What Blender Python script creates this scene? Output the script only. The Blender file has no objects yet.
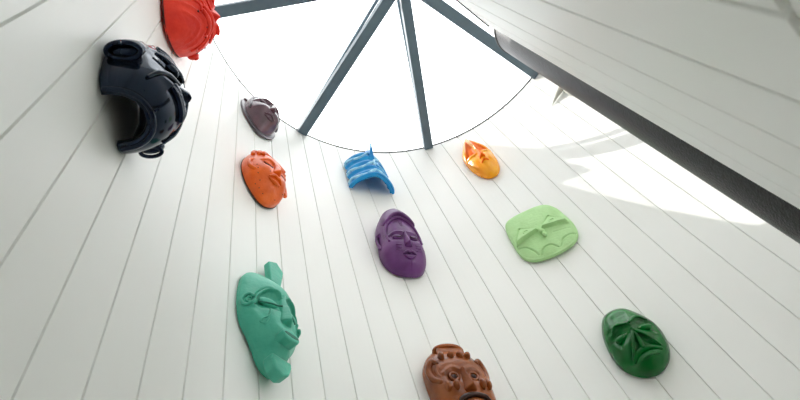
import bpy, math
import numpy as np
from mathutils import Matrix, Vector, Euler

scene = bpy.context.scene
COL = scene.collection
S = 1.4                     # radius of the round stairwell, metres
Z0 = 1.55                   # camera height above the floor
H = 2.706 * S + Z0          # height of the skylight
PI = math.pi


# ------------------------------------------------------------------ helpers
def tag(o, label=None, cat=None, group=None, kind=None):
    if label: o['label'] = label
    if cat: o['category'] = cat
    if group: o['group'] = group
    if kind: o['kind'] = kind
    return o


def mesh_obj(name, verts, faces, mat, parent=None, smooth=True, sharp=None):
    me = bpy.data.meshes.new(name)
    me.from_pydata([tuple(map(float, v)) for v in verts], [], faces)
    me.validate()
    me.update()
    if smooth:
        me.polygons.foreach_set('use_smooth', [True] * len(me.polygons))
        if sharp is not None:
            me.set_sharp_from_angle(angle=math.radians(sharp))
    me.materials.append(mat)
    o = bpy.data.objects.new(name, me)
    COL.objects.link(o)
    if parent is not None: o.parent = parent
    return o


def fix_normals(o):
    import bmesh
    bm = bmesh.new(); bm.from_mesh(o.data)
    bmesh.ops.recalc_face_normals(bm, faces=bm.faces[:])
    bm.to_mesh(o.data); bm.free()
    return o


def empty(name, mw):
    o = bpy.data.objects.new(name, None)
    o.empty_display_size = 0.05
    COL.objects.link(o)
    o.matrix_world = mw
    return o


class MB:
    """collects vertices and faces of one part"""
    def __init__(self): self.v = []; self.f = []
    def add(self, v, f):
        n = len(self.v); self.v += [tuple(map(float, p)) for p in v]
        self.f += [tuple(i + n for i in q) for q in f]
    def box(self, c, s, m=None):
        m = m or Matrix.Identity(3)
        v = [Vector(c) + m @ Vector((x * s[0] / 2, y * s[1] / 2, z * s[2] / 2)) for x in (-1, 1) for y in (-1, 1) for z in (-1, 1)]
        self.add(v, [(0, 1, 3, 2), (4, 6, 7, 5), (0, 4, 5, 1), (2, 3, 7, 6), (0, 2, 6, 4), (1, 5, 7, 3)])
    def prism(self, poly, z0, z1):
        n = len(poly)
        self.add([(x, y, z0) for x, y in poly] + [(x, y, z1) for x, y in poly],
                 [tuple(range(n))[::-1], tuple(range(n, 2 * n))] + [(i, (i + 1) % n, n + (i + 1) % n, n + i) for i in range(n)])
    def ell(self, c, r, rot=0.0, tilt=(0, 0), nu=28, nv=16, px=2.0):
        m = Euler((tilt[0], tilt[1], rot)).to_matrix()
        v = []; f = []
        for j in range(nv + 1):
            a = -PI / 2 + PI * j / nv
            for i in range(nu):
                b = 2 * PI * i / nu
                p = Vector((math.cos(a) * math.cos(b) * r[0], math.cos(a) * math.sin(b) * r[1], math.sin(a) * r[2]))
                v.append(Vector(c) + m @ p)
        for j in range(nv):
            for i in range(nu):
                f.append((j * nu + i, j * nu + (i + 1) % nu, (j + 1) * nu + (i + 1) % nu, (j + 1) * nu + i))
        self.add(v, f)
    def tube(self, pts, rad, ns=12, flat=1.0):
        """tube through 3-D points, rad a list or a number; rounded ends; flat squashes along z(n)"""
        P = smooth_path(pts); n = len(P)
        r0 = np.atleast_1d(np.array(rad, float))
        R = np.interp(np.linspace(0, 1, n), np.linspace(0, 1, len(r0)), r0) if len(r0) > 1 else np.full(n, r0[0])
        T = np.gradient(P, axis=0); T /= np.linalg.norm(T, axis=1)[:, None] + 1e-12
        up = np.array([0, 0, 1.0]); v = []; f = []
        # rounded caps: extra rings
        rings = []
        for k in (0.15, .5, .85): rings.append((P[0] - T[0] * R[0] * (1 - k) * .9, T[0], R[0] * math.sqrt(1 - (1 - k) ** 2)))
        for i in range(n): rings.append((P[i], T[i], R[i]))
        for k in (.85, .5, .15): rings.append((P[-1] + T[-1] * R[-1] * (1 - k) * .9, T[-1], R[-1] * math.sqrt(1 - (1 - k) ** 2)))
        for p, t, r in rings:
            a = np.cross(t, up)
            if np.linalg.norm(a) < 1e-4: a = np.cross(t, [1.0, 0, 0])
            a /= np.linalg.norm(a); b = np.cross(a, t)
            for i in range(ns):
                w = 2 * PI * i / ns
                v.append(p + r * (a * math.cos(w) + b * math.sin(w) * flat))
        m = len(rings)
        for j in range(m - 1):
            for i in range(ns):
                f.append((j * ns + i, j * ns + (i + 1) % ns, (j + 1) * ns + (i + 1) % ns, (j + 1) * ns + i))
        f.append(tuple(range(ns))[::-1]); f.append(tuple((m - 1) * ns + i for i in range(ns)))
        self.add(v, f)
    def build(self, name, mat, parent=None, smooth=True, sharp=50, bevel=0):
        o = mesh_obj(name, self.v, self.f, mat, parent, False)
        fix_normals(o)
        if smooth:
            o.data.polygons.foreach_set('use_smooth', [True] * len(o.data.polygons))
            o.data.set_sharp_from_angle(angle=math.radians(sharp))
        if bevel:
            b = o.modifiers.new('bevel', 'BEVEL'); b.width = bevel; b.segments = 2; b.limit_method = 'ANGLE'
        return o


def smooth_path(pts, per=8):
    P = np.array(pts, float)
    if len(P) < 3:
        return P[0] + (P[-1] - P[0]) * np.linspace(0, 1, 7)[:, None]
    Q = np.vstack([2 * P[0] - P[1], P, 2 * P[-1] - P[-2]]); out = []
    for i in range(1, len(Q) - 2):
        a, b, c, d = Q[i - 1], Q[i], Q[i + 1], Q[i + 2]
        for t in np.linspace(0, 1, per, endpoint=False):
            out.append(.5 * (2 * b + (c - a) * t + (2 * a - 5 * b + 4 * c - d) * t * t + (3 * b - a - 3 * c + d) * t ** 3))
    out.append(P[-1])
    return np.array(out)


def closed_curve(pts, per=12):
    P = np.array(pts, float); n = len(P); out = []
    for i in range(n):
        a, b, c, d = P[i - 1], P[i], P[(i + 1) % n], P[(i + 2) % n]
        for t in np.linspace(0, 1, per, endpoint=False):
            out.append(.5 * (2 * b + (c - a) * t + (2 * a - 5 * b + 4 * c - d) * t * t + (3 * b - a - 3 * c + d) * t ** 3))
    return np.array(out)


# ------------------------------------------------------------------ materials
def nodes_of(name):
    m = bpy.data.materials.new(name); m.use_nodes = True
    nt = m.node_tree; b = nt.nodes['Principled BSDF']
    return m, nt, b


def lin(c):
    return tuple(((x / 255) / 12.92 if x / 255 <= .04045 else ((x / 255 + .055) / 1.055) ** 2.4) for x in c)


def paint(name, rgb, rgb2=None, rough=.4, scale=6.0, bump=.12, bscale=60.0, coat=0.0, detail=5, metal=0.0, lo=.35, hi=.7, stretch=None, spec=.5):
    """painted or carved surface: two tones mixed by noise, fine bump"""
    m, nt, b = nodes_of(name)
    L = nt.links.new
    tc = nt.nodes.new('ShaderNodeTexCoord')
    mp = nt.nodes.new('ShaderNodeMapping'); L(tc.outputs['Object'], mp.inputs['Vector'])
    if stretch: mp.inputs['Scale'].default_value = stretch
    no = nt.nodes.new('ShaderNodeTexNoise'); no.inputs['Scale'].default_value = scale; no.inputs['Detail'].default_value = detail
    L(mp.outputs['Vector'], no.inputs['Vector'])
    cr = nt.nodes.new('ShaderNodeValToRGB')
    c1 = lin(rgb); c2 = lin(rgb2 or tuple(x * .86 for x in rgb))
    cr.color_ramp.elements[0].position = lo; cr.color_ramp.elements[0].color = (*c2, 1)
    cr.color_ramp.elements[1].position = hi; cr.color_ramp.elements[1].color = (*c1, 1)
    L(no.outputs['Fac'], cr.inputs['Fac']); L(cr.outputs['Color'], b.inputs['Base Color'])
    n2 = nt.nodes.new('ShaderNodeTexNoise'); n2.inputs['Scale'].default_value = bscale; n2.inputs['Detail'].default_value = 4
    L(mp.outputs['Vector'], n2.inputs['Vector'])
    bu = nt.nodes.new('ShaderNodeBump'); bu.inputs['Strength'].default_value = bump; bu.inputs['Distance'].default_value = .01
    L(n2.outputs['Fac'], bu.inputs['Height']); L(bu.outputs['Normal'], b.inputs['Normal'])
    b.inputs['Roughness'].default_value = rough
    b.inputs['Metallic'].default_value = metal
    b.inputs['Coat Weight'].default_value = coat
    b.inputs['Coat Roughness'].default_value = .12
    b.inputs['Specular IOR Level'].default_value = spec
    return m


M_WALL = paint('white_shiplap_paint', (240, 241, 239), (237, 238, 235), rough=.45, scale=1.5, bump=.03, bscale=25)
M_PLASTER = paint('grey_plaster', (205, 204, 198), (198, 197, 190), rough=.7, scale=3, bump=.05)
M_FLOOR = paint('pale_oak_floor', (160, 152, 134), (138, 130, 112), rough=.5, scale=4, stretch=(1, 9, 1))
M_STEEL = paint('slate_grey_steel', (92, 110, 121), (84, 102, 113), rough=.45, scale=8, bump=.02)
M_BLACK = paint('black_gasket', (22, 23, 24), rough=.6)
M_COLUMN = paint('charcoal_column_paint', (34, 35, 38), (12, 12, 13), rough=.4, scale=90, spec=.4, bump=.25, bscale=160)


def glass_mat():
    m = bpy.data.materials.new('roof_glass'); m.use_nodes = True
    nt = m.node_tree; nt.nodes.clear(); L = nt.links.new
    out = nt.nodes.new('ShaderNodeOutputMaterial'); mix = nt.nodes.new('ShaderNodeMixShader')
    tr = nt.nodes.new('ShaderNodeBsdfTransparent'); tr.inputs['Color'].default_value = (.98, .98, .98, 1)
    gl = nt.nodes.new('ShaderNodeBsdfGlossy'); gl.inputs['Roughness'].default_value = .02
    fr = nt.nodes.new('ShaderNodeFresnel'); fr.inputs['IOR'].default_value = 1.3
    L(fr.outputs['Fac'], mix.inputs['Fac']); L(tr.outputs['BSDF'], mix.inputs[1]); L(gl.outputs['BSDF'], mix.inputs[2])
    L(mix.outputs['Shader'], out.inputs['Surface'])
    return m


M_GLASS = glass_mat()

# ------------------------------------------------------------------ camera (solved from the grooves, the rim and the hub)
RX, RY, FPX = 2.5430927574849185, -0.44453295276151755, 512.4572528553807
CAM = Vector((-0.50648049 * S, -0.60585582 * S, Z0))
cd = bpy.data.cameras.new('camera'); cam = bpy.data.objects.new('camera', cd); COL.objects.link(cam)
cam.matrix_world = Matrix.Translation(CAM) @ Matrix.Rotation(RX, 4, 'X') @ Matrix.Rotation(RY, 4, 'Z')
cd.sensor_fit = 'HORIZONTAL'; cd.sensor_width = 36.0; cd.lens = FPX / 800 * 36; cd.clip_start = .01
cd.dof.use_dof = True; cd.dof.focus_distance = 3.0; cd.dof.aperture_fstop = 8.0
scene.camera = cam

# ------------------------------------------------------------------ round wall of vertical boards
TH0, DTH = 3.770573818481269, -0.10879488569035159
GW, GD = .0066, .0075          # groove width and depth
prof = []
k0, k1 = -24, 33
for k in range(k0, k1):
    a = TH0 + k * DTH
    prof += [(a + GW / 2 / S, S), (a + GW / 4 / S, S + GD), (a - GW / 4 / S, S + GD), (a - GW / 2 / S, S)]
    if k < k1 - 1:
        for t in (.2, .4, .6, .8):
            prof.append((a + DTH * t, S))
inner = [(r * math.cos(a), r * math.sin(a)) for a, r in prof]
outer = [((S + .16) * math.cos(a), (S + .16) * math.sin(a)) for a, r in prof]
n = len(inner)
v = [(x, y, 0) for x, y in inner] + [(x, y, H) for x, y in inner] + [(x, y, 0) for x, y in outer] + [(x, y, H) for x, y in outer]
f = []
for i in range(n - 1):
    f += [(i, i + 1, n + i + 1, n + i), (2 * n + i, 3 * n + i, 3 * n + i + 1, 2 * n + i + 1), (n + i, n + i + 1, 3 * n + i + 1, 3 * n + i), (i, 2 * n + i, 2 * n + i + 1, i + 1)]
wall = mesh_obj('wall_back', v, f, M_WALL, None, False)
fix_normals(wall)
tag(wall, 'tall curved wall of white vertical boards carrying the masks', 'wall', kind='structure')

# floor
fl = MB(); fl.prism([(S * 1.16 * math.cos(a), S * 1.16 * math.sin(a)) for a in np.linspace(0, 2 * PI, 96, endpoint=False)], -.12, 0)
tag(fl.build('floor', M_FLOOR, smooth=False), 'pale floor of the round stairwell', 'floor', kind='structure')

# ------------------------------------------------------------------ flat boarded wall, right of the camera
AZ = math.radians(58.2); U = Vector((math.cos(AZ), math.sin(AZ), 0)); NR = Vector((math.sin(AZ), -math.cos(AZ), 0))
DW = .0954 * S
FOOT = Vector((CAM.x, CAM.y, 0)) + NR * DW
WT = .15 * S
STEP = .1088 * S
s_edge = DW * 7.75
s_groove = [DW * 2.236 - STEP * j for j in range(8, 0, -1)] + [DW * 2.236, DW * 3.376, DW * 4.511, DW * 5.671, DW * 6.81]
s_end = -(math.sqrt(S * S - (FOOT - U * U.dot(FOOT)).length ** 2) + U.dot(FOOT)) - .02
ZB, ZT = Z0 + .192 * S, Z0 + 1.487 * S
GW, GD = .0075, .012
pf = [(s_end, 0)]
for s in s_groove:
    if s < s_end + .03: continue
    pf += [(s - GW / 2, 0), (s - GW / 4, GD), (s + GW / 4, GD), (s + GW / 2, 0)]
pf += [(s_edge - .004, 0), (s_edge, .004)]
def wpt(s, d): return FOOT + U * s + NR * d
poly = [wpt(s, d) for s, d in pf] + [wpt(s_edge, WT), wpt(s_end, WT)]
mb = MB(); mb.prism([(p.x, p.y) for p in poly], ZB, ZT)
wf = mb.build('wall_right', M_WALL, smooth=False, bevel=.0025)
tag(wf, 'flat wall of white vertical boards close beside the camera', 'wall', kind='structure')
mb = MB(); mb.prism([(p.x, p.y) for p in (wpt(s_end, .006), wpt(s_edge, .006), wpt(s_edge, WT), wpt(s_end, WT))], 0, ZB)
tag(mb.build('wall_lower', M_WALL, smooth=False), 'plain grey wall base below the flat boards', 'wall', kind='structure')

cc = Vector((.0935 * S, .039 * S, 0)); cr = .1 * S
mb = MB(); mb.prism([(p.x, p.y) for p in (wpt(s_end, -.004), wpt(s_edge + .004, -.004), wpt(s_edge + .004, WT), wpt(s_end, WT))], ZT, ZT + .02)
tag(mb.build('trim_1', M_BLACK, smooth=False), 'thin black capping along the top of the flat wall', 'trim', kind='structure')
mb = MB(); mb.prism([(cc.x + (cr + .003) * math.cos(a), cc.y + (cr + .003) * math.sin(a)) for a in np.linspace(0, 2 * PI, 96, endpoint=False)], Z0 + 1.54 * S, Z0 + 1.54 * S + .012)
tag(mb.build('trim_2', M_BLACK, sharp=40), 'thin black cap on top of the round column', 'trim', kind='structure')

# rounded charcoal column that closes the end of the flat wall
mb = MB(); mb.prism([(cc.x + cr * math.cos(a), cc.y + cr * math.sin(a)) for a in np.linspace(0, 2 * PI, 96, endpoint=False)], 0, Z0 + 1.54 * S)
colm = mb.build('column', M_COLUMN, sharp=40, bevel=.004)
tag(colm, 'round charcoal column closing the end of the flat boarded wall', 'column', kind='structure')

# ------------------------------------------------------------------ skylight
sky = empty('window_1', Matrix.Translation((0, 0, H)))
tag(sky, 'round glass skylight with radiating slate grey rafters', 'skylight', kind='structure')
GZ = .024
mb = MB(); N = 160
v = []; f = []
for i in range(N):
    a = 2 * PI * i / N
    for r, z in ((S - .002, 0), (S - .002, .02), (S + .14, .02), (S + .14, 0)): v.append((r * math.cos(a), r * math.sin(a), z))
for i in range(N):
    j = (i + 1) % N
    for k in range(4): f.append((4 * i + k, 4 * i + (k + 1) % 4, 4 * j + (k + 1) % 4, 4 * j + k))
mb.add(v, f); mb.build('ring_frame', M_BLACK, sky, sharp=30)
RAZ = [math.radians(x) for x in (102.4, 147.6, 192.9, 237.5, 282.4, 327.6, 12.9, 57.0)]
for i, a in enumerate(RAZ):
    hub = Vector((-.028, .029, 0)); tip = Vector((math.cos(a), math.sin(a), 0)) * (S - .004); dv = tip - hub
    m = Matrix.Rotation(math.atan2(dv.y, dv.x), 3, 'Z')
    w = (.072, .078, .076, .078, .078, .08, .08, .088)[i]
    mb = MB(); r0, r1 = .02, dv.length
    mb.box(hub + m @ Vector(((r0 + r1) / 2, 0, -.012)), (r1 - r0, w, .064), m)
    mb.build('rafter', M_STEEL, sky, smooth=False, bevel=.004)
    z_in, z_out = .24, .085      # outer cap bars climb towards the hub
    mt = m @ Matrix.Rotation(math.atan2(z_in - z_out, r1 - r0), 3, 'Y')
    mb = MB(); mb.box(hub + m @ Vector(((r0 + r1) / 2, 0, (z_in + z_out) / 2)), (math.hypot(r1 - r0, z_in - z_out), .026, .022), mt)
    for t in (.08, .5, 1.0):
        zc = z_in + t * (z_out - z_in)
        mb.box(hub + m @ Vector((r0 + t * (r1 - r0 - .02), 0, (zc + .03) / 2)), (.02, .012, zc - .03), m)
    mb.build('rafter_cap', M_STEEL, sky, smooth=False)
    b = RAZ[(i + 1) % 8]
    if b < a: b += 2 * PI
    mb = MB()
    g = .006
    mb.prism([(.09 * math.cos((a + b) / 2), .09 * math.sin((a + b) / 2))] + [((S + .12) * math.cos(t), (S + .12) * math.sin(t)) for t in np.linspace(a + g, b - g, 24)], GZ, GZ + .01)
    mb.build('glass_pane', M_GLASS, sky, smooth=False)
mb = MB(); mb.prism([(-.028 + .13 * math.cos(t), .029 + .13 * math.sin(t)) for t in np.linspace(0, 2 * PI, 48, endpoint=False)], -.046, .034)
mb.build('hub', M_STEEL, sky, sharp=40, bevel=.004)


# ------------------------------------------------------------------ mask toolkit
def mask_frame(th_deg, z, sc=(1, 1, 1)):
    th = math.radians(th_deg)
    ex = Vector((math.sin(th), -math.cos(th), 0)); ey = Vector((0, 0, 1)); en = Vector((-math.cos(th), -math.sin(th), 0))
    m = Matrix((ex, ey, en)).transposed().to_4x4()
    m = m @ Matrix.Diagonal((*sc, 1))
    m.translation = Vector((S * math.cos(th), S * math.sin(th), z + Z0))
    return m


def sstep(t):
    t = np.clip(t, 0, 1); return t * t * (3 - 2 * t)


def G(cx, cy, sx, sy, amp, rot=0.0, p=2):
    c, s = math.cos(rot), math.sin(rot)
    def fn(X, Y):
        a = ((X - cx) * c + (Y - cy) * s) / sx; b = (-(X - cx) * s + (Y - cy) * c) / sy
        return amp * np.exp(-(np.abs(a) ** p + np.abs(b) ** p) / 1.0)
    return fn


def pl_dist(X, Y, P):
    D = np.full(X.shape, 9.0)
    for (ax, ay), (bx, by) in zip(P[:-1], P[1:]):
        dx, dy = bx - ax, by - ay; L2 = dx * dx + dy * dy + 1e-12
        t = np.clip(((X - ax) * dx + (Y - ay) * dy) / L2, 0, 1)
        D = np.minimum(D, np.hypot(X - ax - t * dx, Y - ay - t * dy))
    return D


def R(pts, w, amp, curve=True):
    P = smooth_path(pts, 6) if curve and len(pts) > 2 else np.array(pts, float)
    def fn(X, Y):
        return amp * sstep(1 - pl_dist(X, Y, P) / w)
    return fn


def POLY(pts, amp, soft=.006, ramp=None):
    """raise or sink a polygon by amp; ramp=(x0,y0,x1,y1): amp grows from 0 at the first point to full at the second"""
    P = [tuple(p) for p in pts]
    def fn(X, Y):
        ins = np.zeros(X.shape, bool)
        for (ax, ay), (bx, by) in zip(P, P[1:] + P[:1]):
            c = ((ay > Y) != (by > Y)) & (X < (bx - ax) * (Y - ay) / ((by - ay) if abs(by - ay) > 1e-9 else 1e-9) + ax)
            ins ^= c
        d = pl_dist(X, Y, P + P[:1])
        sd = np.where(ins, d, -d)
        k = sstep(sd / soft * .5 + .5)
        if ramp:
            x0, y0, x1, y1 = ramp; L2 = (x1 - x0) ** 2 + (y1 - y0) ** 2
            k = k * np.clip(((X - x0) * (x1 - x0) + (Y - y0) * (y1 - y0)) / L2, 0, 1.2)
        return amp * k
    return fn


class Shell:
    """carved mask body: closed outline, domed front, flat back; heights measured from the wall"""
    def __init__(self, outline, centre, D, p=2.2, q=1.9, rim=.022, feats=(), prof=None, back=.012, na=300, nr=90, fade=.05):
        C = closed_curve(outline); self.c = centre
        ang = np.arctan2(C[:, 1] - centre[1], C[:, 0] - centre[0]); rad = np.hypot(C[:, 0] - centre[0], C[:, 1] - centre[1])
        o = np.argsort(ang); ang, rad = ang[o], rad[o]
        self.ang = np.concatenate([ang - 2 * PI, ang, ang + 2 * PI]); self.rad = np.concatenate([rad] * 3)
        self.D, self.p, self.q, self.rim, self.feats, self.prof, self.back, self.na, self.nr, self.fade = D, p, q, rim, list(feats), prof, back, na, nr, fade
    def rout(self, a): return np.interp(a, self.ang, self.rad)
    def height(self, X, Y):
        X = np.atleast_1d(np.array(X, float)); Y = np.atleast_1d(np.array(Y, float))
        dx, dy = X - self.c[0], Y - self.c[1]
        ro = self.rout(np.arctan2(dy, dx)); rho = np.clip(np.hypot(dx, dy) / ro, 0, 1)
        g = np.clip(1 - rho ** self.p, 0, 1) ** (1 / self.q)
        D = self.D if self.prof is None else np.interp(Y, [q[0] for q in self.prof], [q[1] for q in self.prof]) * self.D
        h = self.rim + D * g
        k = sstep((1 - rho) / self.fade)
        for fn in self.feats: h = h + fn(X, Y) * k
        return np.maximum(h, self.back + .004)
    def at(self, x, y, d=0.0): return (x, y, float(self.height(x, y)[0]) + d)
    def build(self, name, mat, parent):
        na, nr = self.na, self.nr
        A = np.linspace(-PI, PI, na, endpoint=False); ro = self.rout(A)
        rho = np.sin(np.linspace(0, PI / 2, nr + 1)[1:])
        rho = .45 * rho + .55 * np.linspace(0, 1, nr + 1)[1:]
        X = self.c[0] + rho[:, None] * (ro * np.cos(A))[None]; Y = self.c[1] + rho[:, None] * (ro * np.sin(A))[None]
        Z = self.height(X.ravel(), Y.ravel()).reshape(X.shape)
        v = [(self.c[0], self.c[1], float(self.height(*self.c)[0]))]
        v += list(zip(X.ravel(), Y.ravel(), Z.ravel()))
        f = [(0, 1 + i, 1 + (i + 1) % na) for i in range(na)]
        for j in range(nr - 1):
            for i in range(na):
                f.append((1 + j * na + i, 1 + (j + 1) * na + i, 1 + (j + 1) * na + (i + 1) % na, 1 + j * na + (i + 1) % na))
        b0 = len(v); e0 = 1 + (nr - 1) * na
        v += [(x, y, self.back) for x, y in zip(X[-1], Y[-1])]
        for i in range(na): f.append((e0 + i, b0 + i, b0 + (i + 1) % na, e0 + (i + 1) % na))
        f.append(tuple(b0 + i for i in range(na))[::-1])
        return mesh_obj(name, v, f, mat, parent, True, 62)


class Arch:
    """hollow mask: a bent shell open at the bottom. rows: (y, half width, depth) from bottom to top"""
    def __init__(self, rows, xc, e=1.0, feats=(), nphi=150, ny=110, base=.012, bulge=1.0, skew=0.0):
        self.rows, self.xc, self.e, self.feats, self.nphi, self.ny, self.base, self.bulge, self.skew = rows, xc, e, feats, nphi, ny, base, bulge, skew
        Rr = np.array(rows, float); t = np.linspace(0, len(rows) - 1, ny)
        P = smooth_path(Rr, 24); s = np.linspace(0, 1, len(P))
        q = np.linspace(0, 1, ny)
        self.Y = np.interp(q, s, P[:, 0]); self.A = np.interp(q, s, P[:, 1]); self.Dp = np.interp(q, s, P[:, 2])
    def pt(self, phi, i, off=0.0):
        a, d, y = self.A[i], self.Dp[i], self.Y[i]
        c, s = math.cos(phi), math.sin(phi)
        x = -a * math.copysign(abs(c) ** self.bulge, c); z = d * max(s, 0) ** self.e
        nx, nz = -c * d, s * a; L = math.hypot(nx, nz) + 1e-9
        return np.array([self.xc + x + nx / L * off + self.skew * z, y, self.base + z + nz / L * off])
    def row(self, y): return int(np.argmin(np.abs(self.Y - y)))
    def on(self, phi_deg, y, off=0.0): return self.pt(math.radians(phi_deg), self.row(y), off)
    def build(self, name, mat, parent, thick=.016):
        PH = np.linspace(0, PI, self.nphi)
        v = []; f = []
        PP, YY = np.meshgrid(np.degrees(PH), self.Y)
        off = np.zeros(PP.shape)
        for fn in self.feats: off += fn(PP / 1000.0, YY)      # features: 1 degree = 1 mm
        for j in range(self.ny):
            for i in range(self.nphi): v.append(self.pt(PH[i], j, off[j, i]))
        for j in range(self.ny - 1):
            for i in range(self.nphi - 1):
                a = j * self.nphi + i; f.append((a, a + 1, a + self.nphi + 1, a + self.nphi))
        o = mesh_obj(name, v, f, mat, parent, True, 60)
        # make the normals face outward, then give the wall of the mask its thickness
        me = o.data; q = me.polygons[len(me.polygons) // 4 * 2 + self.nphi // 2]
        if q.normal.z < 0: me.flip_normals()
        s = o.modifiers.new('solidify', 'SOLIDIFY'); s.thickness = thick; s.offset = -1
        return o


def nose(sh, xc, y0, y1, w0, w1, h0, h1, name, mat, parent, tip=.02, p=1.7, lift=0.0):
    """nose ridge from bridge y0 down to base y1; half widths and heights over the face"""
    ys = np.concatenate([np.linspace(y0, y1 + tip, 22), y1 + tip * (1 - np.sin(np.linspace(0, PI / 2, 10)[1:]))])
    v = []; f = []; ns = 21
    for y in ys:
        t = (y0 - y) / (y0 - y1)
        w = w0 + (w1 - w0) * t ** 1.3; h = h0 + (h1 - h0) * t
        end = min(1, (y - y1) / tip) if y < y1 + tip else 1
        h *= math.sqrt(max(0, 1 - (1 - end) ** 2)) if end < 1 else 1
        w *= (.72 + .28 * math.sqrt(max(0, 1 - (1 - end) ** 2))) if end < 1 else 1
        hb = float(sh.height(xc, max(y, y1 + tip * .5))[0])
        for i in range(ns):
            s = -1 + 2 * i / (ns - 1)
            x = xc + w * s
            hl = float(sh.height(x, y)[0]) - .004
            v.append((x, y, max(hl, hl * .0 + (hb + h * (1 - abs(s) ** p)) if abs(s) < .999 else hl)))
    m = len(ys)
    for j in range(m - 1):
        for i in range(ns - 1): f.append((j * ns + i, (j + 1) * ns + i, (j + 1) * ns + i + 1, j * ns + i + 1))
    # back side
    b0 = len(v); v += [(x, y, z - .006 if k % ns in (0, ns - 1) else float(sh.height(x, y)[0]) - .01) for k, (x, y, z) in enumerate(v[:])]
    for j in range(m - 1):
        for i in range(ns - 1): f.append((b0 + j * ns + i, b0 + j * ns + i + 1, b0 + (j + 1) * ns + i + 1, b0 + (j + 1) * ns + i))
    for j in range(m - 1):
        for i in (0, ns - 1): f.append((j * ns + i, (j + 1) * ns + i, b0 + (j + 1) * ns + i, b0 + j * ns + i))
    for i in range(ns - 1):
        f.append((i, i + 1, b0 + i + 1, b0 + i)); k = (m - 1) * ns
        f.append((k + i, k + i + 1, b0 + k + i + 1, b0 + k + i))
    o = mesh_obj(name, v, f, mat, parent, False); fix_normals(o)
    o.data.polygons.foreach_set('use_smooth', [True] * len(o.data.polygons)); o.data.set_sharp_from_angle(angle=math.radians(55))
    return o


def stube(sh, pts, rad, name, mat, parent, off=0.0, flat=1.0):
    """a rounded strip that follows the carved surface"""
    P = smooth_path([(x, y, 0) for x, y in pts], 6)
    mb = MB(); mb.tube([sh.at(x, y, off) for x, y, _ in P], rad, 12, flat)
    return mb.build(name, mat, parent, sharp=70)


def sell(sh, x, y, r, name, mat, parent, off=0.0, rot=0.0, tilt=(0, 0)):
    mb = MB(); mb.ell(sh.at(x, y, off), r, rot, tilt)
    return mb.build(name, mat, parent, sharp=80)


def new_mask(th, z, label, sc=(1, 1, 1), name='carved_mask'):
    o = empty(name, mask_frame(th, z, sc))
    return tag(o, label, 'mask', 'carved masks on the curved wall')



# ---- 1 teal mask -----------------------------------------------------------
M_TEAL = paint('teal_paint', (88, 190, 164), (72, 174, 148), rough=.42, spec=.35, scale=9, bump=.25, bscale=45)
M_TEAL_DK = paint('teal_carved_groove', (40, 120, 100), rough=.6)
t = new_mask(165.2, 1.424, 'long teal mask with a square topknot, lowest on the left side of the curved wall', (.9, .88, .88))
out = [(0, .262), (-.075, .248), (-.13, .19), (-.15, .09), (-.152, 0), (-.138, -.09), (-.098, -.155), (-.072, -.205), (-.058, -.24), (-.034, -.272), (0, -.285),
       (.034, -.272), (.058, -.24), (.072, -.205), (.098, -.155), (.138, -.09), (.152, 0), (.15, .09), (.13, .19), (.075, .248)]
fe = []
for s in (-1, 1):
    fe += [POLY([(s * .118, -.01), (s * .095, .045), (s * .05, .07), (s * .012, .055), (s * .012, .0), (s * .03, -.03), (s * .09, -.04)], -.023, .018),
           R([(s * .128, -.03), (s * .108, .03), (s * .07, .072), (s * .03, .078), (s * .008, .05)], .009, .014),
           R([(s * .128, -.012), (s * .108, .046), (s * .07, .088), (s * .03, .094)], .006, -.006),
           G(s * .065, -.10, .04, .05, .012)]
fe += [G(0, -.165, .062, .05, .018, p=3), G(0, -.255, .055, .03, .012), G(0, .15, .09, .06, .012),
       R([(-.125, -.06), (-.085, -.13), (-.06, -.2)], .02, .006), R([(.125, -.06), (.085, -.13), (.06, -.2)], .02, .006)]
sh = Shell(out, (0, -.01), .094, 2.0, 1.3, .03, fe, prof=[(-.27, 1.15), (-.15, 1.1), (0, .98), (.15, .95), (.27, .8)])
sh.build('face', M_TEAL, t)
nose(sh, 0, .075, -.10, .011, .032, .010, .032, 'nose', M_TEAL, t, .014, 1.4)
for s in (-1, 1):
    lid = sell(sh, s * .06, .008, (.046, .020, .016), 'eyelid', M_TEAL, t, .004, rot=s * -.08, tilt=(0, s * .15))
    stube(sh, [(s * .104, -.006), (s * .075, -.006), (s * .045, -.004), (s * .018, -.006)], .0034, 'eye_slit', M_TEAL_DK, lid, .018)
    mb = MB(); E_ = lambda x, y, d=0: sh.at(s * x, y, d)
    mb.tube([E_(.136 + .015 * math.cos(w), .002 + .03 * math.sin(w), .005) for w in np.linspace(PI * .8, -PI * .8, 11)], .0075)
    mb.tube([E_(.134 + .007 * math.cos(w), .002 + .013 * math.sin(w), .003) for w in np.linspace(PI * .7, -PI * .7, 7)], .0045)
    mb.build('ear', M_TEAL, t, sharp=80)
    stube(sh, [(s * .068, -.045), (s * .076, -.085), (s * .09, -.098), (s * .096, -.112), (s * .082, -.118), (s * .074, -.1)], .004, 'tear_mark', M_TEAL, t, .0)
mb = MB()                                   # protruding boxed mouth with an open slit
z = float(sh.height(0, -.16)[0])
mb.prism([(-.044, -.168), (-.034, -.152), (0, -.147), (.034, -.152), (.044, -.168), (.044, -.182), (.034, -.197), (0, -.201), (-.034, -.197), (-.044, -.182)], z - .03, z + .018)
lips = mb.build('lips', M_TEAL, t, smooth=False, bevel=.008)
mb = MB(); mb.prism([(.037 * math.cos(w), -.175 + .008 * math.sin(w)) for w in np.linspace(0, 2 * PI, 20, endpoint=False)], z, z + .0192); mb.build('mouth_slit', M_TEAL_DK, lips, sharp=40)
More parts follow.
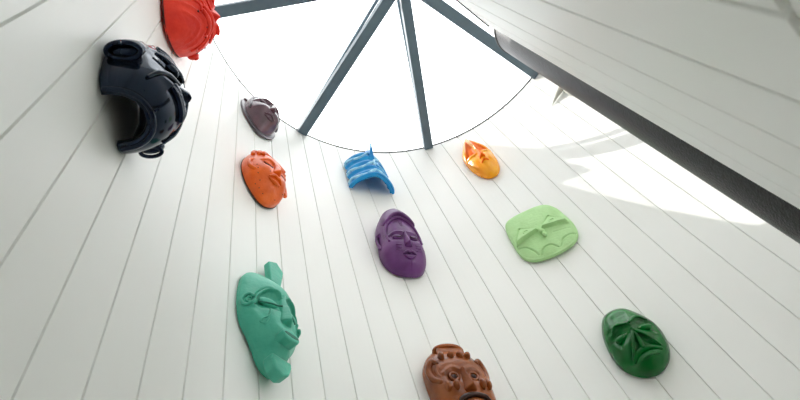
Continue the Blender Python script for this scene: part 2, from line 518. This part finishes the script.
mb = MB(); mb.prism([(-.05, -.245), (.05, -.245), (.05, -.27), (.034, -.312), (0, -.33), (-.034, -.312), (-.05, -.27)], .04, .092); mb.build('chin', M_TEAL, t, smooth=False, bevel=.008)
mb = MB(); mb.prism([(.0, .235), (.062, .235), (.088, .36), (.045, .405), (-.008, .37)], .024, .06); mb.build('topknot', M_TEAL, t, smooth=False, bevel=.006)

# ---- 2 orange mask ---------------------------------------------------------
M_ORANGE = paint('orange_paint', (236, 104, 18), (214, 84, 10), rough=.3, scale=12, bump=.2, bscale=70, spec=.4)
M_DOT = paint('dark_pin_hole', (60, 30, 20), rough=.7)
M_BACK = paint('dark_wood_back', (52, 44, 42), rough=.7)
t = new_mask(165.2, 2.515, 'orange mask of a sleeping face with curled hair, above the teal mask', (.88, .86, .97))
out = [(0, .215), (-.07, .195), (-.12, .13), (-.148, .02), (-.15, -.075), (-.122, -.18), (-.076, -.252), (-.03, -.292), (0, -.30),
       (.03, -.292), (.076, -.252), (.122, -.18), (.15, -.075), (.148, .02), (.12, .13), (.07, .195)]
fe = []
for s in (-1, 1):
    fe += [G(s * .052, -.04, .04, .026, -.012, p=3), R([(s * .10, -.02), (s * .06, .012), (s * .02, -.002)], .014, .008), G(s * .07, -.12, .045, .05, .012)]
fe += [G(0, -.165, .05, .045, .016), G(0, -.235, .04, .035, .016), G(0, .08, .08, .06, .012)]
sh = Shell(out, (0, -.03), .092, 2.5, 1.9, .032, fe, prof=[(-.3, .35), (-.24, .62), (-.15, .98), (-.08, 1.1), (.03, 1.1), (.2, .85)])
sh.build('face', M_ORANGE, t)
mb = MB(); mb.prism([(x * 1.015, y * 1.01 - .002) for x, y in closed_curve(out, 6)], .0095, .0135); mb.build('back_board', M_BACK, t, sharp=30)
nose(sh, 0, -.005, -.118, .012, .034, .012, .036, 'nose', M_ORANGE, t, .018, 1.5)
for s in (-1, 1):
    lid = sell(sh, s * .055, -.04, (.032, .017, .012), 'eyelid', M_ORANGE, t, .003, rot=s * .12)
    stube(sh, [(s * .088, -.046), (s * .056, -.058), (s * .026, -.05)], .0032, 'lash_line', M_DOT, lid, .006)
    mb = MB(); z = .072
    mb.tube([(s * .108, -.03, z + .012), (s * .13, -.02, z + .006), (s * .15, -.045, z - .004), (s * .148, -.10, z - .004), (s * .12, -.125, z + .008)], .0115)
    mb.ell((s * .128, -.07, z - .004), (.018, .045, .012)); mb.build('ear', M_ORANGE, t, sharp=80)
stube(sh, [(-.045, -.165), (-.018, -.153), (0, -.157), (.018, -.153), (.045, -.165)], [.006, .011, .010, .011, .006], 'upper_lip', M_ORANGE, t, .004)
stube(sh, [(-.04, -.176), (0, -.19), (.04, -.176)], [.006, .013, .006], 'lower_lip', M_ORANGE, t, .003)
mb = MB()
rng = np.random.RandomState(3)
for i in range(30):
    a = PI * (.02 + .96 * i / 29)
    for rr in (1.0, .84, .68):
        x, y = .128 * math.cos(a) * rr, .055 + .15 * math.sin(a) * rr
        if y < .058 - .25 * max(0, abs(x) - .09): continue
        mb.ell(sh.at(x, y, .006), (.014, .012, .013), rng.rand() * 3, nu=12, nv=8)
mb.build('curled_hair', M_ORANGE, t, sharp=80)
for x, y in ((-.1, -.16), (-.11, -.12), (-.075, -.2), (-.06, -.245), (-.03, -.27), (-.085, -.225), (-.118, -.09), (-.05, -.13), (.06, -.24), (.1, -.16)):
    mb = MB(); mb.ell(sh.at(x, y, -.001), (.0035, .0035, .003), nu=10, nv=6); mb.build('pin_hole', M_DOT, t)

# ---- 3 maroon mask ---------------------------------------------------------
M_MAROON = paint('maroon_wood_stain', (98, 62, 78), (70, 42, 54), rough=.26, scale=16, bump=.15, bscale=60, coat=.4, stretch=(1, .35, 1))
M_MAROON_DK = paint('dark_maroon_edge', (78, 70, 80), (62, 52, 60), rough=.3, scale=14, bump=.12, coat=.3)
t = new_mask(165.2, 3.37, 'small glossy maroon mask with a dark flat rim, under the glass roof', (1.08, 1.06, 1.1))
out = [(0, .20), (-.075, .18), (-.128, .10), (-.142, 0), (-.122, -.11), (-.078, -.18), (-.025, -.228), (.0, -.238), (.025, -.228), (.078, -.18), (.122, -.11), (.142, 0), (.128, .10), (.075, .18)]
sh0 = Shell(out, (0, -.02), .006, 2.5, 2, .02, [], back=.012, nr=30)
sh0.build('rim', M_MAROON_DK, t)
out2 = [(x * .86, y * .86 - .002) for x, y in out]
fe = []
for s in (-1, 1):
    fe += [G(s * .048, .0, .034, .026, -.016, p=3), R([(s * .1, -.0), (s * .06, .032), (s * .012, .02)], .016, .012), G(s * .06, -.075, .04, .04, .012)]
fe += [G(0, -.125, .04, .03, .012), G(0, .07, .07, .05, .014)]
sh = Shell(out2, (0, -.02), .104, 2.3, 1.8, .022, fe, back=.014, prof=[(-.22, .35), (-.16, .65), (-.08, 1.0), (.0, 1.08), (.1, 1.0), (.2, .85)])
sh.build('face', M_MAROON, t)
nose(sh, 0, .02, -.072, .01, .026, .01, .026, 'nose', M_MAROON, t, .014, 1.5)
for s in (-1, 1): sell(sh, s * .05, .0, (.028, .015, .010), 'eyelid', M_MAROON, t, .002, rot=s * .1)
stube(sh, [(-.035, -.115), (0, -.108), (.035, -.115)], [.005, .009, .005], 'upper_lip', M_MAROON, t, .002)
stube(sh, [(-.03, -.126), (0, -.136), (.03, -.126)], [.005, .009, .005], 'lower_lip', M_MAROON, t, .002)
stube(sh, [(-.108, -.07), (-.112, .02), (-.085, .095), (-.04, .13), (0, .137), (.04, .13), (.085, .095), (.112, .02), (.108, -.07)], .009, 'headband', M_MAROON_DK, t, .002)
mb = MB(); mb.ell((-.118, .085, .026), (.012, .012, .006)); mb.build('stud', M_DOT, t)

# ---- 4 purple mask ---------------------------------------------------------
M_PURPLE = paint('purple_paint', (108, 56, 120), (90, 42, 102), rough=.38, scale=10, bump=.15, bscale=50, spec=.4)
t = new_mask(127.7, 2.475, 'purple mask of a calm face with tall headdress, at the middle of the wall', (.84, 1.0, 1.06))
out = [(0, .22), (-.06, .195), (-.11, .125), (-.145, .02), (-.156, -.1), (-.166, -.22), (-.132, -.305), (-.072, -.345), (0, -.352),
       (.068, -.345), (.122, -.305), (.156, -.22), (.156, -.1), (.145, .02), (.11, .125), (.06, .195)]
fe = []
for s in (-1, 1):
    fe += [G(s * .06, -.135, .046, .028, -.012, p=3), R([(s * .11, -.112), (s * .07, -.094), (s * .018, -.094)], .014, .005), G(s * .075, -.2, .05, .05, .010)]
fe += [R([(0, .21), (0, .1), (0, .02)], .04, .003), G(0, -.318, .045, .02, .010), R([(0, -.31), (0, -.345)], .005, -.005)]
sh = Shell(out, (0, -.08), .108, 2.7, 2.1, .03, fe, prof=[(-.35, .72), (-.25, .82), (-.1, 1.0), (.05, 1.02), (.22, 1.0)])
sh.build('face', M_PURPLE, t)
stube(sh, [(-.122, -.16), (-.125, -.08), (-.098, 0), (-.045, .045), (0, .055), (.045, .045), (.098, 0), (.125, -.08), (.122, -.16)], [.008, .011, .012, .011, .011, .011, .011, .010, .008], 'headdress_band', M_PURPLE, t, .003)
# headdress: a raised cap above the band
cap = [(-.112, .0), (-.05, .054), (0, .066), (.05, .054), (.112, .0), (.125, .06), (.1, .135), (.055, .195), (0, .217), (-.055, .195), (-.1, .135), (-.125, .06)]
C2 = Shell(out, (0, -.08), .12, 2.7, 2.1, .034, fe[-3:-2], prof=[(-.35, .72), (-.1, 1.0), (.05, 1.08), (.22, 1.08)])
C2.feats = [POLY(closed_curve(cap, 6), .016, .012)] + C2.feats
C2b = Shell(cap, (0, .12), .0, 2.2, 2, .0, [], back=.014, nr=50)
C2b.height = lambda X, Y, C2=C2: C2.height(X, Y)
C2b.build('headdress', M_PURPLE, t)
nose(sh, 0, -.10, -.215, .012, .031, .010, .036, 'nose', M_PURPLE, t, .014, 1.5)
for s in (-1, 1):
    lid = sell(sh, s * .06, -.135, (.036, .019, .014), 'eyelid', M_PURPLE, t, .003)
    stube(sh, [(s * .09, -.138), (s * .06, -.146), (s * .03, -.138)], .0030, 'eye_slit', M_DOT, lid, .0135)
    mb = MB(); z = .05
    mb.tube([(s * .146, -.03, z + .014), (s * .163, -.05, z), (s * .166, -.1, z - .006), (s * .16, -.15, z - .002), (s * .148, -.165, z + .012)], [.009, .011, .011, .012, .010]); mb.build('ear', M_PURPLE, t, sharp=80)
    for k in range(3): stube(sh, [(s * .09, -.205 - .016 * k), (s * .068, -.21 - .016 * k), (s * .05, -.208 - .016 * k)], .0025, 'cheek_scar', M_PURPLE, t, .0005)
for k in (-1, 0, 1): stube(sh, [(k * .012, .02), (k * .006, -.03)],   .0022, 'brow_mark', M_PURPLE, t, .0)
stube(sh, [(-.044, -.262), (-.016, -.250), (0, -.254), (.016, -.250), (.044, -.262)], [.006, .011, .010, .011, .006], 'upper_lip', M_PURPLE, t, .003)
stube(sh, [(-.038, -.274), (0, -.287), (.038, -.274)], [.006, .013, .006], 'lower_lip', M_PURPLE, t, .003)

# ---- 5 blue mask -----------------------------------------------------------
def blue_mat():
    m = paint('blue_washed_paint', (22, 160, 222), (6, 128, 200), rough=.38, spec=.4, scale=14, bump=.3, bscale=50)
    return m
M_BLUE = blue_mat()
M_WASH = paint('pale_blue_wash', (168, 220, 240), (70, 170, 220), rough=.5, scale=30, bump=.25, lo=.3, hi=.6)
t = new_mask(128.5, 3.44, 'small blue arched mask with white washed ridges, just below the glass roof', (1.03, 1.14, 1.0))
fe = [lambda P, Y: .006 * np.sin(Y * 95 + P * 18)]
ar = Arch([(-.315, .155, .135), (-.22, .15, .132), (-.12, .146, .130), (-.02, .142, .13), (.04, .13, .11), (.07, .10, .08), (.075, .03, .03)], 0, 1.3, fe, base=.022, bulge=1.35)
ar.build('shell', M_BLUE, t, .02)
def arch_strip(ar, y, rad, name, mat, parent, a0=6, a1=174, off=.0, dy=None, nn=13):
    mb = MB(); A = np.linspace(a0, a1, nn)
    mb.tube([ar.on(a, y + (dy(a) if dy else 0), off) for a in A], rad, 10)
    return mb.build(name, mat, parent, sharp=80)
arch_strip(ar, -.305, .012, 'lower_rim', M_BLUE, t, 2, 178)
for y, m in ((-.275, M_WASH), (-.17, M_WASH), (-.04, M_WASH)):
    arch_strip(ar, y, .012, 'washed_ridge', m, t, 4, 128, .002, lambda a: .018 * math.sin(a / 12))
mb = MB(); c = ar.on(98, -.08)
mb.add([(c[0] - .026, -.13, c[2] - .03), (c[0] + .03, -.15, c[2] - .03), (c[0] + .022, .05, c[2] - .03), (c[0] - .014, .05, c[2] - .03), (c[0], .02, c[2] + .085), (c[0], .05, c[2] + .03)],
       [(0, 1, 4), (1, 2, 5, 4), (2, 3, 5), (3, 0, 4, 5), (0, 3, 2, 1)])
mb.build('nose_fin', M_BLUE, t, smooth=False, bevel=.003)
for k, rr in enumerate((.05, .08)):
    mb = MB(); mb.tube([ar.on(132 + rr * 420 * math.cos(w), -.17 + rr * 1.3 * math.sin(w), .004) for w in np.linspace(-.2, PI + .2, 11)], .009)
    mb.build('brow_arc', M_WASH if k else M_BLUE, t, sharp=80)

# ---- 6 brown mask ----------------------------------------------------------
M_BROWN = paint('glossy_brown_glaze', (164, 88, 36), (120, 58, 22), rough=.22, scale=7, bump=.25, bscale=40, spec=.45)
M_BROWN_DK = paint('dark_brown_glaze', (66, 30, 14), (44, 20, 10), rough=.3, scale=9, bump=.2, spec=.35)
t = new_mask(127.2, 1.418, 'glossy brown mask with pierced eyes and knobs, cut off by the lower picture edge', (.93, .95, 1))
out = [(0, .145), (-.06, .135), (-.11, .10), (-.145, .04), (-.155, -.05), (-.15, -.16), (-.125, -.26), (-.07, -.33), (0, -.35), (.07, -.33), (.125, -.26), (.15, -.16), (.155, -.05), (.145, .04), (.11, .10), (.06, .135)]
fe = []
for s in (-1, 1): fe += [G(s * .052, -.068, .034, .026, -.014, p=3), R([(s * .09, -.045), (s * .05, -.022), (s * .01, -.038)], .018, .003), G(s * .075, -.13, .035, .03, .010)]
fe += [G(0, -.23, .06, .05, .012), G(0, .02, .09, .04, .010)]
sh = Shell(out, (0, -.08), .078, 2.8, 2.1, .03, fe, prof=[(-.35, .8), (-.2, 1.0), (0, 1.0), (.14, .85)])
sh.build('face', M_BROWN, t)
mb = MB()
N = 44
for j, (rx, ry, z0) in enumerate(((.082, .03, .02), (.078, .026, .05), (.074, .022, .075))):
    pass
mb.prism([(-.074, .085), (.074, .085), (.07, .125), (.04, .136), (0, .139), (-.04, .136), (-.07, .125)], .03, .078)
mb.tube([(-.076, .10, .05), (-.073, .122, .066), (-.045, .134, .076), (0, .137, .08), (.045, .134, .076), (.073, .122, .066), (.076, .10, .05)], .010)
mb.build('crown', M_BROWN, t, sharp=80)
for i, x in enumerate((-.074, -.026, .022, .064)):
    o = sell(sh, x, .052, (.015, .021, .022), 'forehead_knob', M_BROWN, t, .004)
for s in (-1, 1):
    mb = MB()
    mb.tube([(s * .05 + .021 * math.cos(w), -.068 + .020 * math.sin(w), float(sh.height(s * .05, -.068)[0]) + .006) for w in np.linspace(0, 2 * PI, 15)], .007)
    ring = mb.build('eye_ring', M_BROWN, t, sharp=80)
    sell(sh, s * .05, -.068, (.018, .014, .009), 'eye_hole', M_DOT, ring, .003)
    mb = MB(); z = .058
    mb.tube([(s * .105, .02, z + .028), (s * .125, .035, z + .02), (s * .145, .0, z + .006), (s * .14, -.05, z + .008), (s * .115, -.085, z + .024)], .015)
    mb.tube([(s * .108, .005, z + .026), (s * .118, -.03, z + .022), (s * .108, -.06, z + .026)], .010); mb.build('ear', M_BROWN, t, sharp=80)
    for k, (x, y) in enumerate(((.102, -.122), (.066, -.128))):
        sell(sh, s * x, y, (.014, .026, .020), 'cheek_knob', M_BROWN, t, .004)
nose(sh, 0, -.03, -.155, .010, .036, .012, .044, 'nose', M_BROWN, t, .014, 1.2)
stube(sh, [(-.085, -.215), (-.05, -.19), (0, -.18), (.05, -.19), (.085, -.215)], [.008, .013, .012, .013, .008], 'moustache', M_BROWN_DK, t, .004)
sell(sh, 0, -.225, (.045, .02, .016), 'lower_lip', M_BROWN, t, .002)

# ---- 7 dark green mask -----------------------------------------------------
M_GREEN = paint('dark_green_gloss', (0, 112, 40), (0, 84, 28), rough=.14, scale=6, bump=.08, bscale=40, spec=.38)
M_EYE = paint('green_scratched_edge', (120, 170, 120), (40, 110, 60), rough=.4, scale=20)
t = new_mask(90.2, 1.368, 'glossy dark green mask with a big triangular nose, lowest on the right side')
out = [(.01, .198), (-.05, .185), (-.095, .125), (-.122, .05), (-.134, -.04), (-.12, -.11), (-.07, -.165), (-.005, -.178), (.06, -.15), (.105, -.095), (.128, -.02), (.125, .05), (.098, .12), (.06, .178)]
fe = []
for s in (-1, 1):
    fe += [POLY([(s * .015, .0), (s * .085, -.03), (s * .10, .01), (s * .08, .045), (s * .03, .04)], -.017, .03),
           R([(s * .09, .04), (s * .05, .062), (s * .008, .045)], .020, .007)]
fe += [G(0, .11, .05, .03, -.008), POLY([(0, .0), (-.082, -.115), (.06, -.105)], -.016, .02), G(-.015, -.125, .06, .03, .010)]
sh = Shell(out, (0, 0), .098, 2.2, 1.9, .018, fe)
sh.build('face', M_GREEN, t)
mb = MB(); P = lambda x, y, d=0: sh.at(x, y, d)
stube(sh, [(-.002, .01), (-.03, -.04), (-.055, -.08), (-.082, -.12)], [.008, .008, .008, .006], 'nose_edge', M_GREEN, t, .010)
stube(sh, [(-.002, .01), (.025, -.035), (.045, -.07), (.062, -.10)], [.008, .007, .006, .005], 'nose_edge', M_GREEN, t, .010)
stube(sh, [(0, .005), (-.004, -.04), (-.012, -.085)], [.007, .011, .013], 'nose', M_GREEN, t, .008)
for s in (-1, 1):
    lid = sell(sh, s * .058 - .004, .0, (.034, .018, .017), 'eyelid', M_GREEN, t, .002, rot=s * -.2)
    stube(sh, [(s * .088 - .004, -.006), (s * .058 - .004, .006), (s * .03 - .004, .002)], .0024, 'eye_slit', M_EYE, lid, .011)
    stube(sh, [(s * .09, .036), (s * .055, .06), (s * .008, .042)], [.004, .007, .006], 'brow', M_GREEN, t, .004)
stube(sh, [(-.078, -.118), (-.05, -.098), (-.015, -.09), (.02, -.096), (.055, -.112)], [.008, .014, .016, .014, .008], 'upper_lip', M_GREEN, t, .002)
stube(sh, [(-.05, -.132), (-.012, -.128), (.03, -.13)], [.006, .010, .006], 'lower_lip', M_GREEN, t, .001)

# ---- 8 light green mask ----------------------------------------------------
M_LIME = paint('matt_light_green_paint', (186, 226, 166), (170, 212, 148), rough=.62, spec=.3, scale=10, bump=.25, bscale=70)
t = new_mask(90.6, 2.292, 'flat squarish light green mask with triangular eyes and scalloped lines', (1, .95, 1))
out = [(0, .232), (-.08, .228), (-.14, .205), (-.172, .14), (-.186, .03), (-.192, -.08), (-.185, -.16), (-.14, -.215), (-.06, -.238), (.03, -.238), (.11, -.218), (.165, -.165), (.188, -.08), (.186, .03), (.175, .13), (.14, .2), (.08, .228)]
fl_l = [(-.105, .07), (-.012, -.015), (-.18, -.055)]; fl_r = [(.092, .07), (.165, -.06), (.006, -.015)]
fe = [POLY(fl_l, .030, .006, (-.10, .07, -.10, -.04)), POLY(fl_r, .030, .006, (.09, .07, .09, -.04)),
      R([(-.105, .07), (-.012, -.015)], .008, -.007, False), R([(-.105, .07), (-.18, -.055)], .008, -.007, False), R([(.092, .07), (.165, -.06)], .008, -.007, False), R([(.092, .07), (.006, -.015)], .008, -.007, False),
      POLY([(-.2, -.06), (0, -.02), (.2, -.065), (.2, -.3), (-.2, -.3)], -.006, .02),
      R([(-.18, -.075), (-.14, -.10), (-.115, -.15), (-.105, -.195)], .009, -.008), R([(-.09, -.205), (-.05, -.165), (-.01, -.165), (.02, -.205)], .009, -.008), R([(.035, -.205), (.07, -.165), (.12, -.15), (.16, -.165)], .009, -.008),
      R([(.05, -.08), (.15, -.1)], .005, -.003, False)]
sh = Shell(out, (0, 0), .030, 4.0, 2.4, .028, fe, fade=.06, back=.016)
sh.build('face', M_LIME, t)
mb = MB(); mb.ell(sh.at(-.004, -.045, .010), (.017, .022, .018)); mb.ell(sh.at(-.004, -.08, .014), (.013, .020, .014)); mb.build('nose', M_LIME, t, sharp=80)
for x, y in ((-.09, -.005), (.082, -.008)):
    mb = MB(); zz = float(sh.height(x, y)[0])
    mb.tube([(x + .016 * math.cos(w), y + .010 * math.sin(w), zz + .001) for w in np.linspace(.4, 2 * PI, 13)], .0028); mb.build('eye', M_LIME, t, sharp=80)

# ---- 9 yellow orange mask --------------------------------------------------
M_YEL = paint('amber_paint', (255, 178, 40), (246, 150, 14), rough=.22, scale=9, bump=.22, bscale=60, spec=.5)
M_YEL_DK = paint('deep_orange_paint', (238, 112, 0), (226, 98, 0), rough=.55, spec=.1, scale=12, bump=.2)
t = new_mask(90.6, 3.375, 'amber yellow mask with deep orange eye hollows, at the top right under the glass', (.88, 1.08, 1.0))
out = [(.0, .23), (-.036, .195), (-.078, .12), (-.118, .03), (-.13, -.07), (-.122, -.16), (-.095, -.25), (-.05, -.315), (0, -.33), (.05, -.315), (.095, -.25), (.118, -.16), (.125, -.07), (.115, .03), (.078, .12), (.036, .195)]
eyeL = [(-.018, .165), (-.11, -.06), (-.014, -.095)]; eyeR = [(.014, .165), (.105, -.06), (.012, -.095)]
fe = [POLY(eyeL, -.034, .02, (-.05, .2, -.05, -.04)), POLY(eyeR, -.034, .02, (.05, .2, .05, -.04)),
      R([(0, .18), (0, .02), (0, -.1)], .018, .012), R([(0, -.15), (0, -.31)], .05, .016, False), R([(-.115, -.085), (-.05, -.11), (0, -.115), (.05, -.11), (.115, -.085)], .02, .008)]
sh = Shell(out, (0, -.06), .096, 2.0, 1.7, .02, fe)
fo = sh.build('face', M_YEL, t)
# deep orange eye hollows: their own surfaces laid in the carved triangles
for pts, s in ((eyeL, -1), (eyeR, 1)):
    c = (sum(p[0] for p in pts) / 3, sum(p[1] for p in pts) / 3)
    q = [(c[0] + (p[0] - c[0]) * .95, c[1] + (p[1] - c[1]) * .95) for p in pts]
    P = []
    for a, b in zip(q, q[1:] + q[:1]): P += [(a[0] + (b[0] - a[0]) * k / 4, a[1] + (b[1] - a[1]) * k / 4) for k in range(4)]
    E = Shell(P, c, 0, 2, 2, 0, [], nr=24, na=90); E.height = lambda X, Y, sh=sh: sh.height(X, Y) + .0022; E.back = .03
    E.build('eye_hollow', M_YEL_DK, t)
nose(sh, 0, -.07, -.19, .012, .03, .008, .03, 'nose', M_YEL_DK, t, .015, 1.2)
stube(sh, [(-.03, -.222), (0, -.216), (.03, -.222)], [.006, .010, .006], 'mouth', M_YEL_DK, t, .001)

# ---- 10 navy helmet mask ---------------------------------------------------
M_NAVY = paint('glossy_navy_lacquer', (18, 29, 48), (12, 19, 34), rough=.12, scale=6, bump=.05, bscale=30, spec=.5)
M_NAVY.node_tree.nodes['Principled BSDF'].inputs['Specular Tint'].default_value = (.55, .72, 1, 1)
t = new_mask(-157.6, 1.62, 'hollow glossy navy blue mask with a round ear, open underneath, at the far left', (.8, .84, .82))
fe = []
for a in (62, 118):
    s = 1 if a > 90 else -1
    fe += [lambda P, Y, a=a, s=s: -.022 * np.exp(-((P - a / 1000) / .016) ** 2 - ((Y + .10) / .030) ** 2),
           lambda P, Y, a=a, s=s: .014 * np.exp(-((P - a / 1000) / .022) ** 2 - ((Y + .055) / .016) ** 2)]
fe += [lambda P, Y: .035 * np.exp(-((P - .09) / .009) ** 2) * np.clip((-.06 - Y) / .09, 0, 1) * (Y > -.165),
       lambda P, Y: .020 * np.exp(-((P - .09) / .03) ** 2 - ((Y + .215) / .018) ** 2),
       lambda P, Y: .004 * np.sin(P * 420) * np.clip((Y + .02) / .05, 0, 1)]
ar = Arch([(-.325, .085, .105), (-.318, .11, .135), (-.29, .135, .165), (-.24, .155, .185), (-.16, .168, .19), (-.06, .17, .185), (.02, .16, .165), (.08, .13, .125), (.115, .085, .075), (.125, .03, .03)], 0, .8, fe, base=.012)
ar.build('shell', M_NAVY, t, .024)
arch_strip(ar, -.322, .010, 'neck_rim', M_NAVY, t, 3, 177)
for s in (-1, 1):
    mb = MB(); a = 14 if s < 0 else 166
    c = ar.on(a, -.15)
    q = 1.0 if s < 0 else .72; zc = .073
    mb.ell((c[0] + s * .012, -.165, zc), (.03 * q, .05 * q, .058 * q))
    mb.tube([(c[0] + s * .018 + .026 * q * math.cos(w), -.165 - .038 * q, zc + .048 * q * math.sin(w)) for w in np.linspace(0, 2 * PI, 17)], .010 * q); mb.build('ear', M_NAVY, t, sharp=80)
for k, y in enumerate((-.02, .02, .055)): arch_strip(ar, y, .008, 'hair_ridge', M_NAVY, t, 40, 140, .002, lambda a: -.03 * (abs(a - 90) / 50) ** 2)
for s in (-1, 1):
    mb = MB(); mb.tube([ar.on(90 + s * w, -.07 - .0000 + .018 * math.cos(w / 16) - .02, .008) for w in (8, 18, 30, 42, 52)], [.006, .010, .011, .010, .006]); mb.build('brow', M_NAVY, t, sharp=80)
    mb = MB(); p = ar.on(90 + s * 28, -.115, .0); mb.ell(p, (.028, .015, .018), tilt=(0, s * .5)); mb.build('eyelid', M_NAVY, t, sharp=80)
    mb = MB(); mb.tube([ar.on(90 + s * w, y, .005) for w, y in ((14, -.15), (30, -.18), (42, -.22), (50, -.27))], [.006, .009, .009, .006]); mb.build('cheek_ridge', M_NAVY, t, sharp=80)
for y, nm in ((-.205, 'upper_lip'), (-.228, 'lower_lip')): arch_strip(ar, y, .010, nm, M_NAVY, t, 70, 110, .008, nn=7)

# ---- 11 red mask -----------------------------------------------------------
M_RED = paint('matt_red_paint', (244, 66, 44), (222, 44, 30), rough=.5, spec=.3, scale=14, bump=.4, bscale=60)
t = new_mask(-157.9, 3.026, 'red mask with carved ridges and dark specks, cut by the upper picture edge')
cx = 0.0
out = [(cx, -.10), (cx - .09, -.13), (cx - .16, -.22), (cx - .185, -.34), (cx - .17, -.47), (cx - .12, -.58), (cx - .05, -.655), (cx + .0, -.675), (cx + .05, -.655), (cx + .12, -.58), (cx + .17, -.47), (cx + .185, -.34), (cx + .16, -.22), (cx + .09, -.13)]
fe = []
for s in (-1, 1):
    fe += [POLY([(cx + s * .03, -.36), (cx + s * .11, -.36), (cx + s * .11, -.42), (cx + s * .03, -.42)], .014, .012), R([(cx + s * .14, -.33), (cx + s * .08, -.30), (cx + s * .02, -.33)], .02, .014),
           R([(cx + s * .13, -.5), (cx + s * .07, -.47), (cx + s * .03, -.5)], .012, -.008)]
fe += [G(cx, -.54, .06, .03, .02), R([(cx - .11, -.6), (cx, -.57), (cx + .11, -.6)], .012, .010), R([(cx - .08, -.63), (cx, -.605), (cx + .08, -.63)], .010, .010)]
sh = Shell(out, (cx, -.38), .155, 2.6, 1.9, .028, fe)
sh.build('face', M_RED, t)
mb = MB(); mb.prism([(cx + (x - cx) * 1.01, y) for x, y in closed_curve(out, 6)], .0125, .018); mb.build('back_board', M_BACK, t, sharp=30)
nose(sh, cx, -.33, -.47, .014, .034, .014, .045, 'nose', M_RED, t, .016, 1.3)
for s in (-1, 1):
    sell(sh, cx + s * .07, -.39, (.03, .016, .012), 'eye', M_RED, t, .003)
    mb = MB(); mb.ell((cx + s * .18, -.42, .066), (.018, .04, .026)); mb.ell((cx + s * .188, -.43, .078), (.010, .024, .014)); mb.build('ear', M_RED, t, sharp=80)
    stube(sh, [(cx + s * .03, -.345), (cx + s * .115, -.345), (cx + s * .115, -.435), (cx + s * .03, -.435), (cx + s * .03, -.345)], .006, 'eye_frame', M_RED, t, .003)
for k in range(4): stube(sh, [(cx - .15 + .01 * k, -.24 + .025 * k), (cx, -.20 + .025 * k), (cx + .15 - .01 * k, -.24 + .025 * k)], .008, 'forehead_ridge', M_RED, t, .002)
for k in range(3): stube(sh, [(cx - .12, -.50 - .03 * k), (cx - .075, -.47 - .035 * k), (cx - .05, -.5 - .03 * k)], .006, 'cheek_ridge', M_RED, t, .002)
for k in range(3): stube(sh, [(cx + .12, -.50 - .03 * k), (cx + .075, -.47 - .035 * k), (cx + .05, -.5 - .03 * k)], .006, 'cheek_ridge', M_RED, t, .002)
stube(sh, [(cx - .06, -.53), (cx, -.515), (cx + .06, -.53)], [.008, .013, .008], 'upper_lip', M_RED, t, .004)
stube(sh, [(cx - .05, -.552), (cx, -.56), (cx + .05, -.552)], [.008, .013, .008], 'lower_lip', M_RED, t, .004)
rng = np.random.RandomState(5)
for i in range(60):
    a = rng.rand() * 2 * PI; q = .35 + .6 * rng.rand()
    ro = float(sh.rout(a)) * q; x, y = cx + ro * math.cos(a), -.38 + ro * math.sin(a)
    r_ = .003 + .003 * rng.rand()
    mb = MB(); mb.ell(sh.at(x, y, -.001), (r_, r_, r_ * .8), nu=8, nv=6); mb.build('dark_speck', M_DOT, t)

# ---- 12 pale mask behind the column ---------------------------------------
M_PALE = paint('pale_grey_paint', (196, 196, 188), (178, 178, 170), rough=.5, scale=10, bump=.2)
t = new_mask(53.0, 3.26, 'pale grey mask with a pointed horn, almost hidden behind the dark column')
out = [(0, .13), (-.06, .11), (-.09, .03), (-.085, -.06), (-.04, -.14), (0, -.155), (.04, -.14), (.085, -.06), (.09, .03), (.06, .11)]
sh = Shell(out, (0, 0), .06, 2.3, 1.9, .02, [G(-.035, .01, .025, .015, -.01), G(.035, .01, .025, .015, -.01)])
sh.build('face', M_PALE, t)
nose(sh, 0, .02, -.05, .008, .02, .008, .022, 'nose', M_PALE, t, .01, 1.4)
for s in (-1, 1):
    mb = MB(); mb.tube([(s * .06, .085, .035), (s * .12, .08, .032), (s * .17, .073, .028), (s * .225, .064, .022)], [.030, .021, .012, .0015], 10); mb.build('horn', M_PALE, t, sharp=80)

# ------------------------------------------------------------------ light: bright overcast-white sky and the sun
w = bpy.data.worlds.new('sky'); scene.world = w; w.use_nodes = True
nt = w.node_tree; bg = nt.nodes['Background']
bg.inputs['Color'].default_value = (.96, .985, 1.0, 1); bg.inputs['Strength'].default_value = 3.65
sun_az, sun_el = math.radians(187), math.radians(52.4)
sd = Vector((math.cos(sun_az) * math.cos(sun_el), math.sin(sun_az) * math.cos(sun_el), math.sin(sun_el)))
sl = bpy.data.lights.new('sun', 'SUN'); so = bpy.data.objects.new('sun', sl); COL.objects.link(so)
so.rotation_euler = sd.to_track_quat('Z', 'Y').to_euler(); so.location = sd * 12
sl.energy = 5.0; sl.angle = math.radians(.4); sl.color = (1, .96, .9)

scene.view_settings.view_transform = 'Standard'; scene.view_settings.look = 'None'
scene.view_settings.gamma = 1; scene.view_settings.use_curve_mapping = False
scene.view_settings.exposure = 0.0
scene.cycles.use_denoising = True
scene.cycles.max_bounces = 16; scene.cycles.diffuse_bounces = 10; scene.cycles.transparent_max_bounces = 16
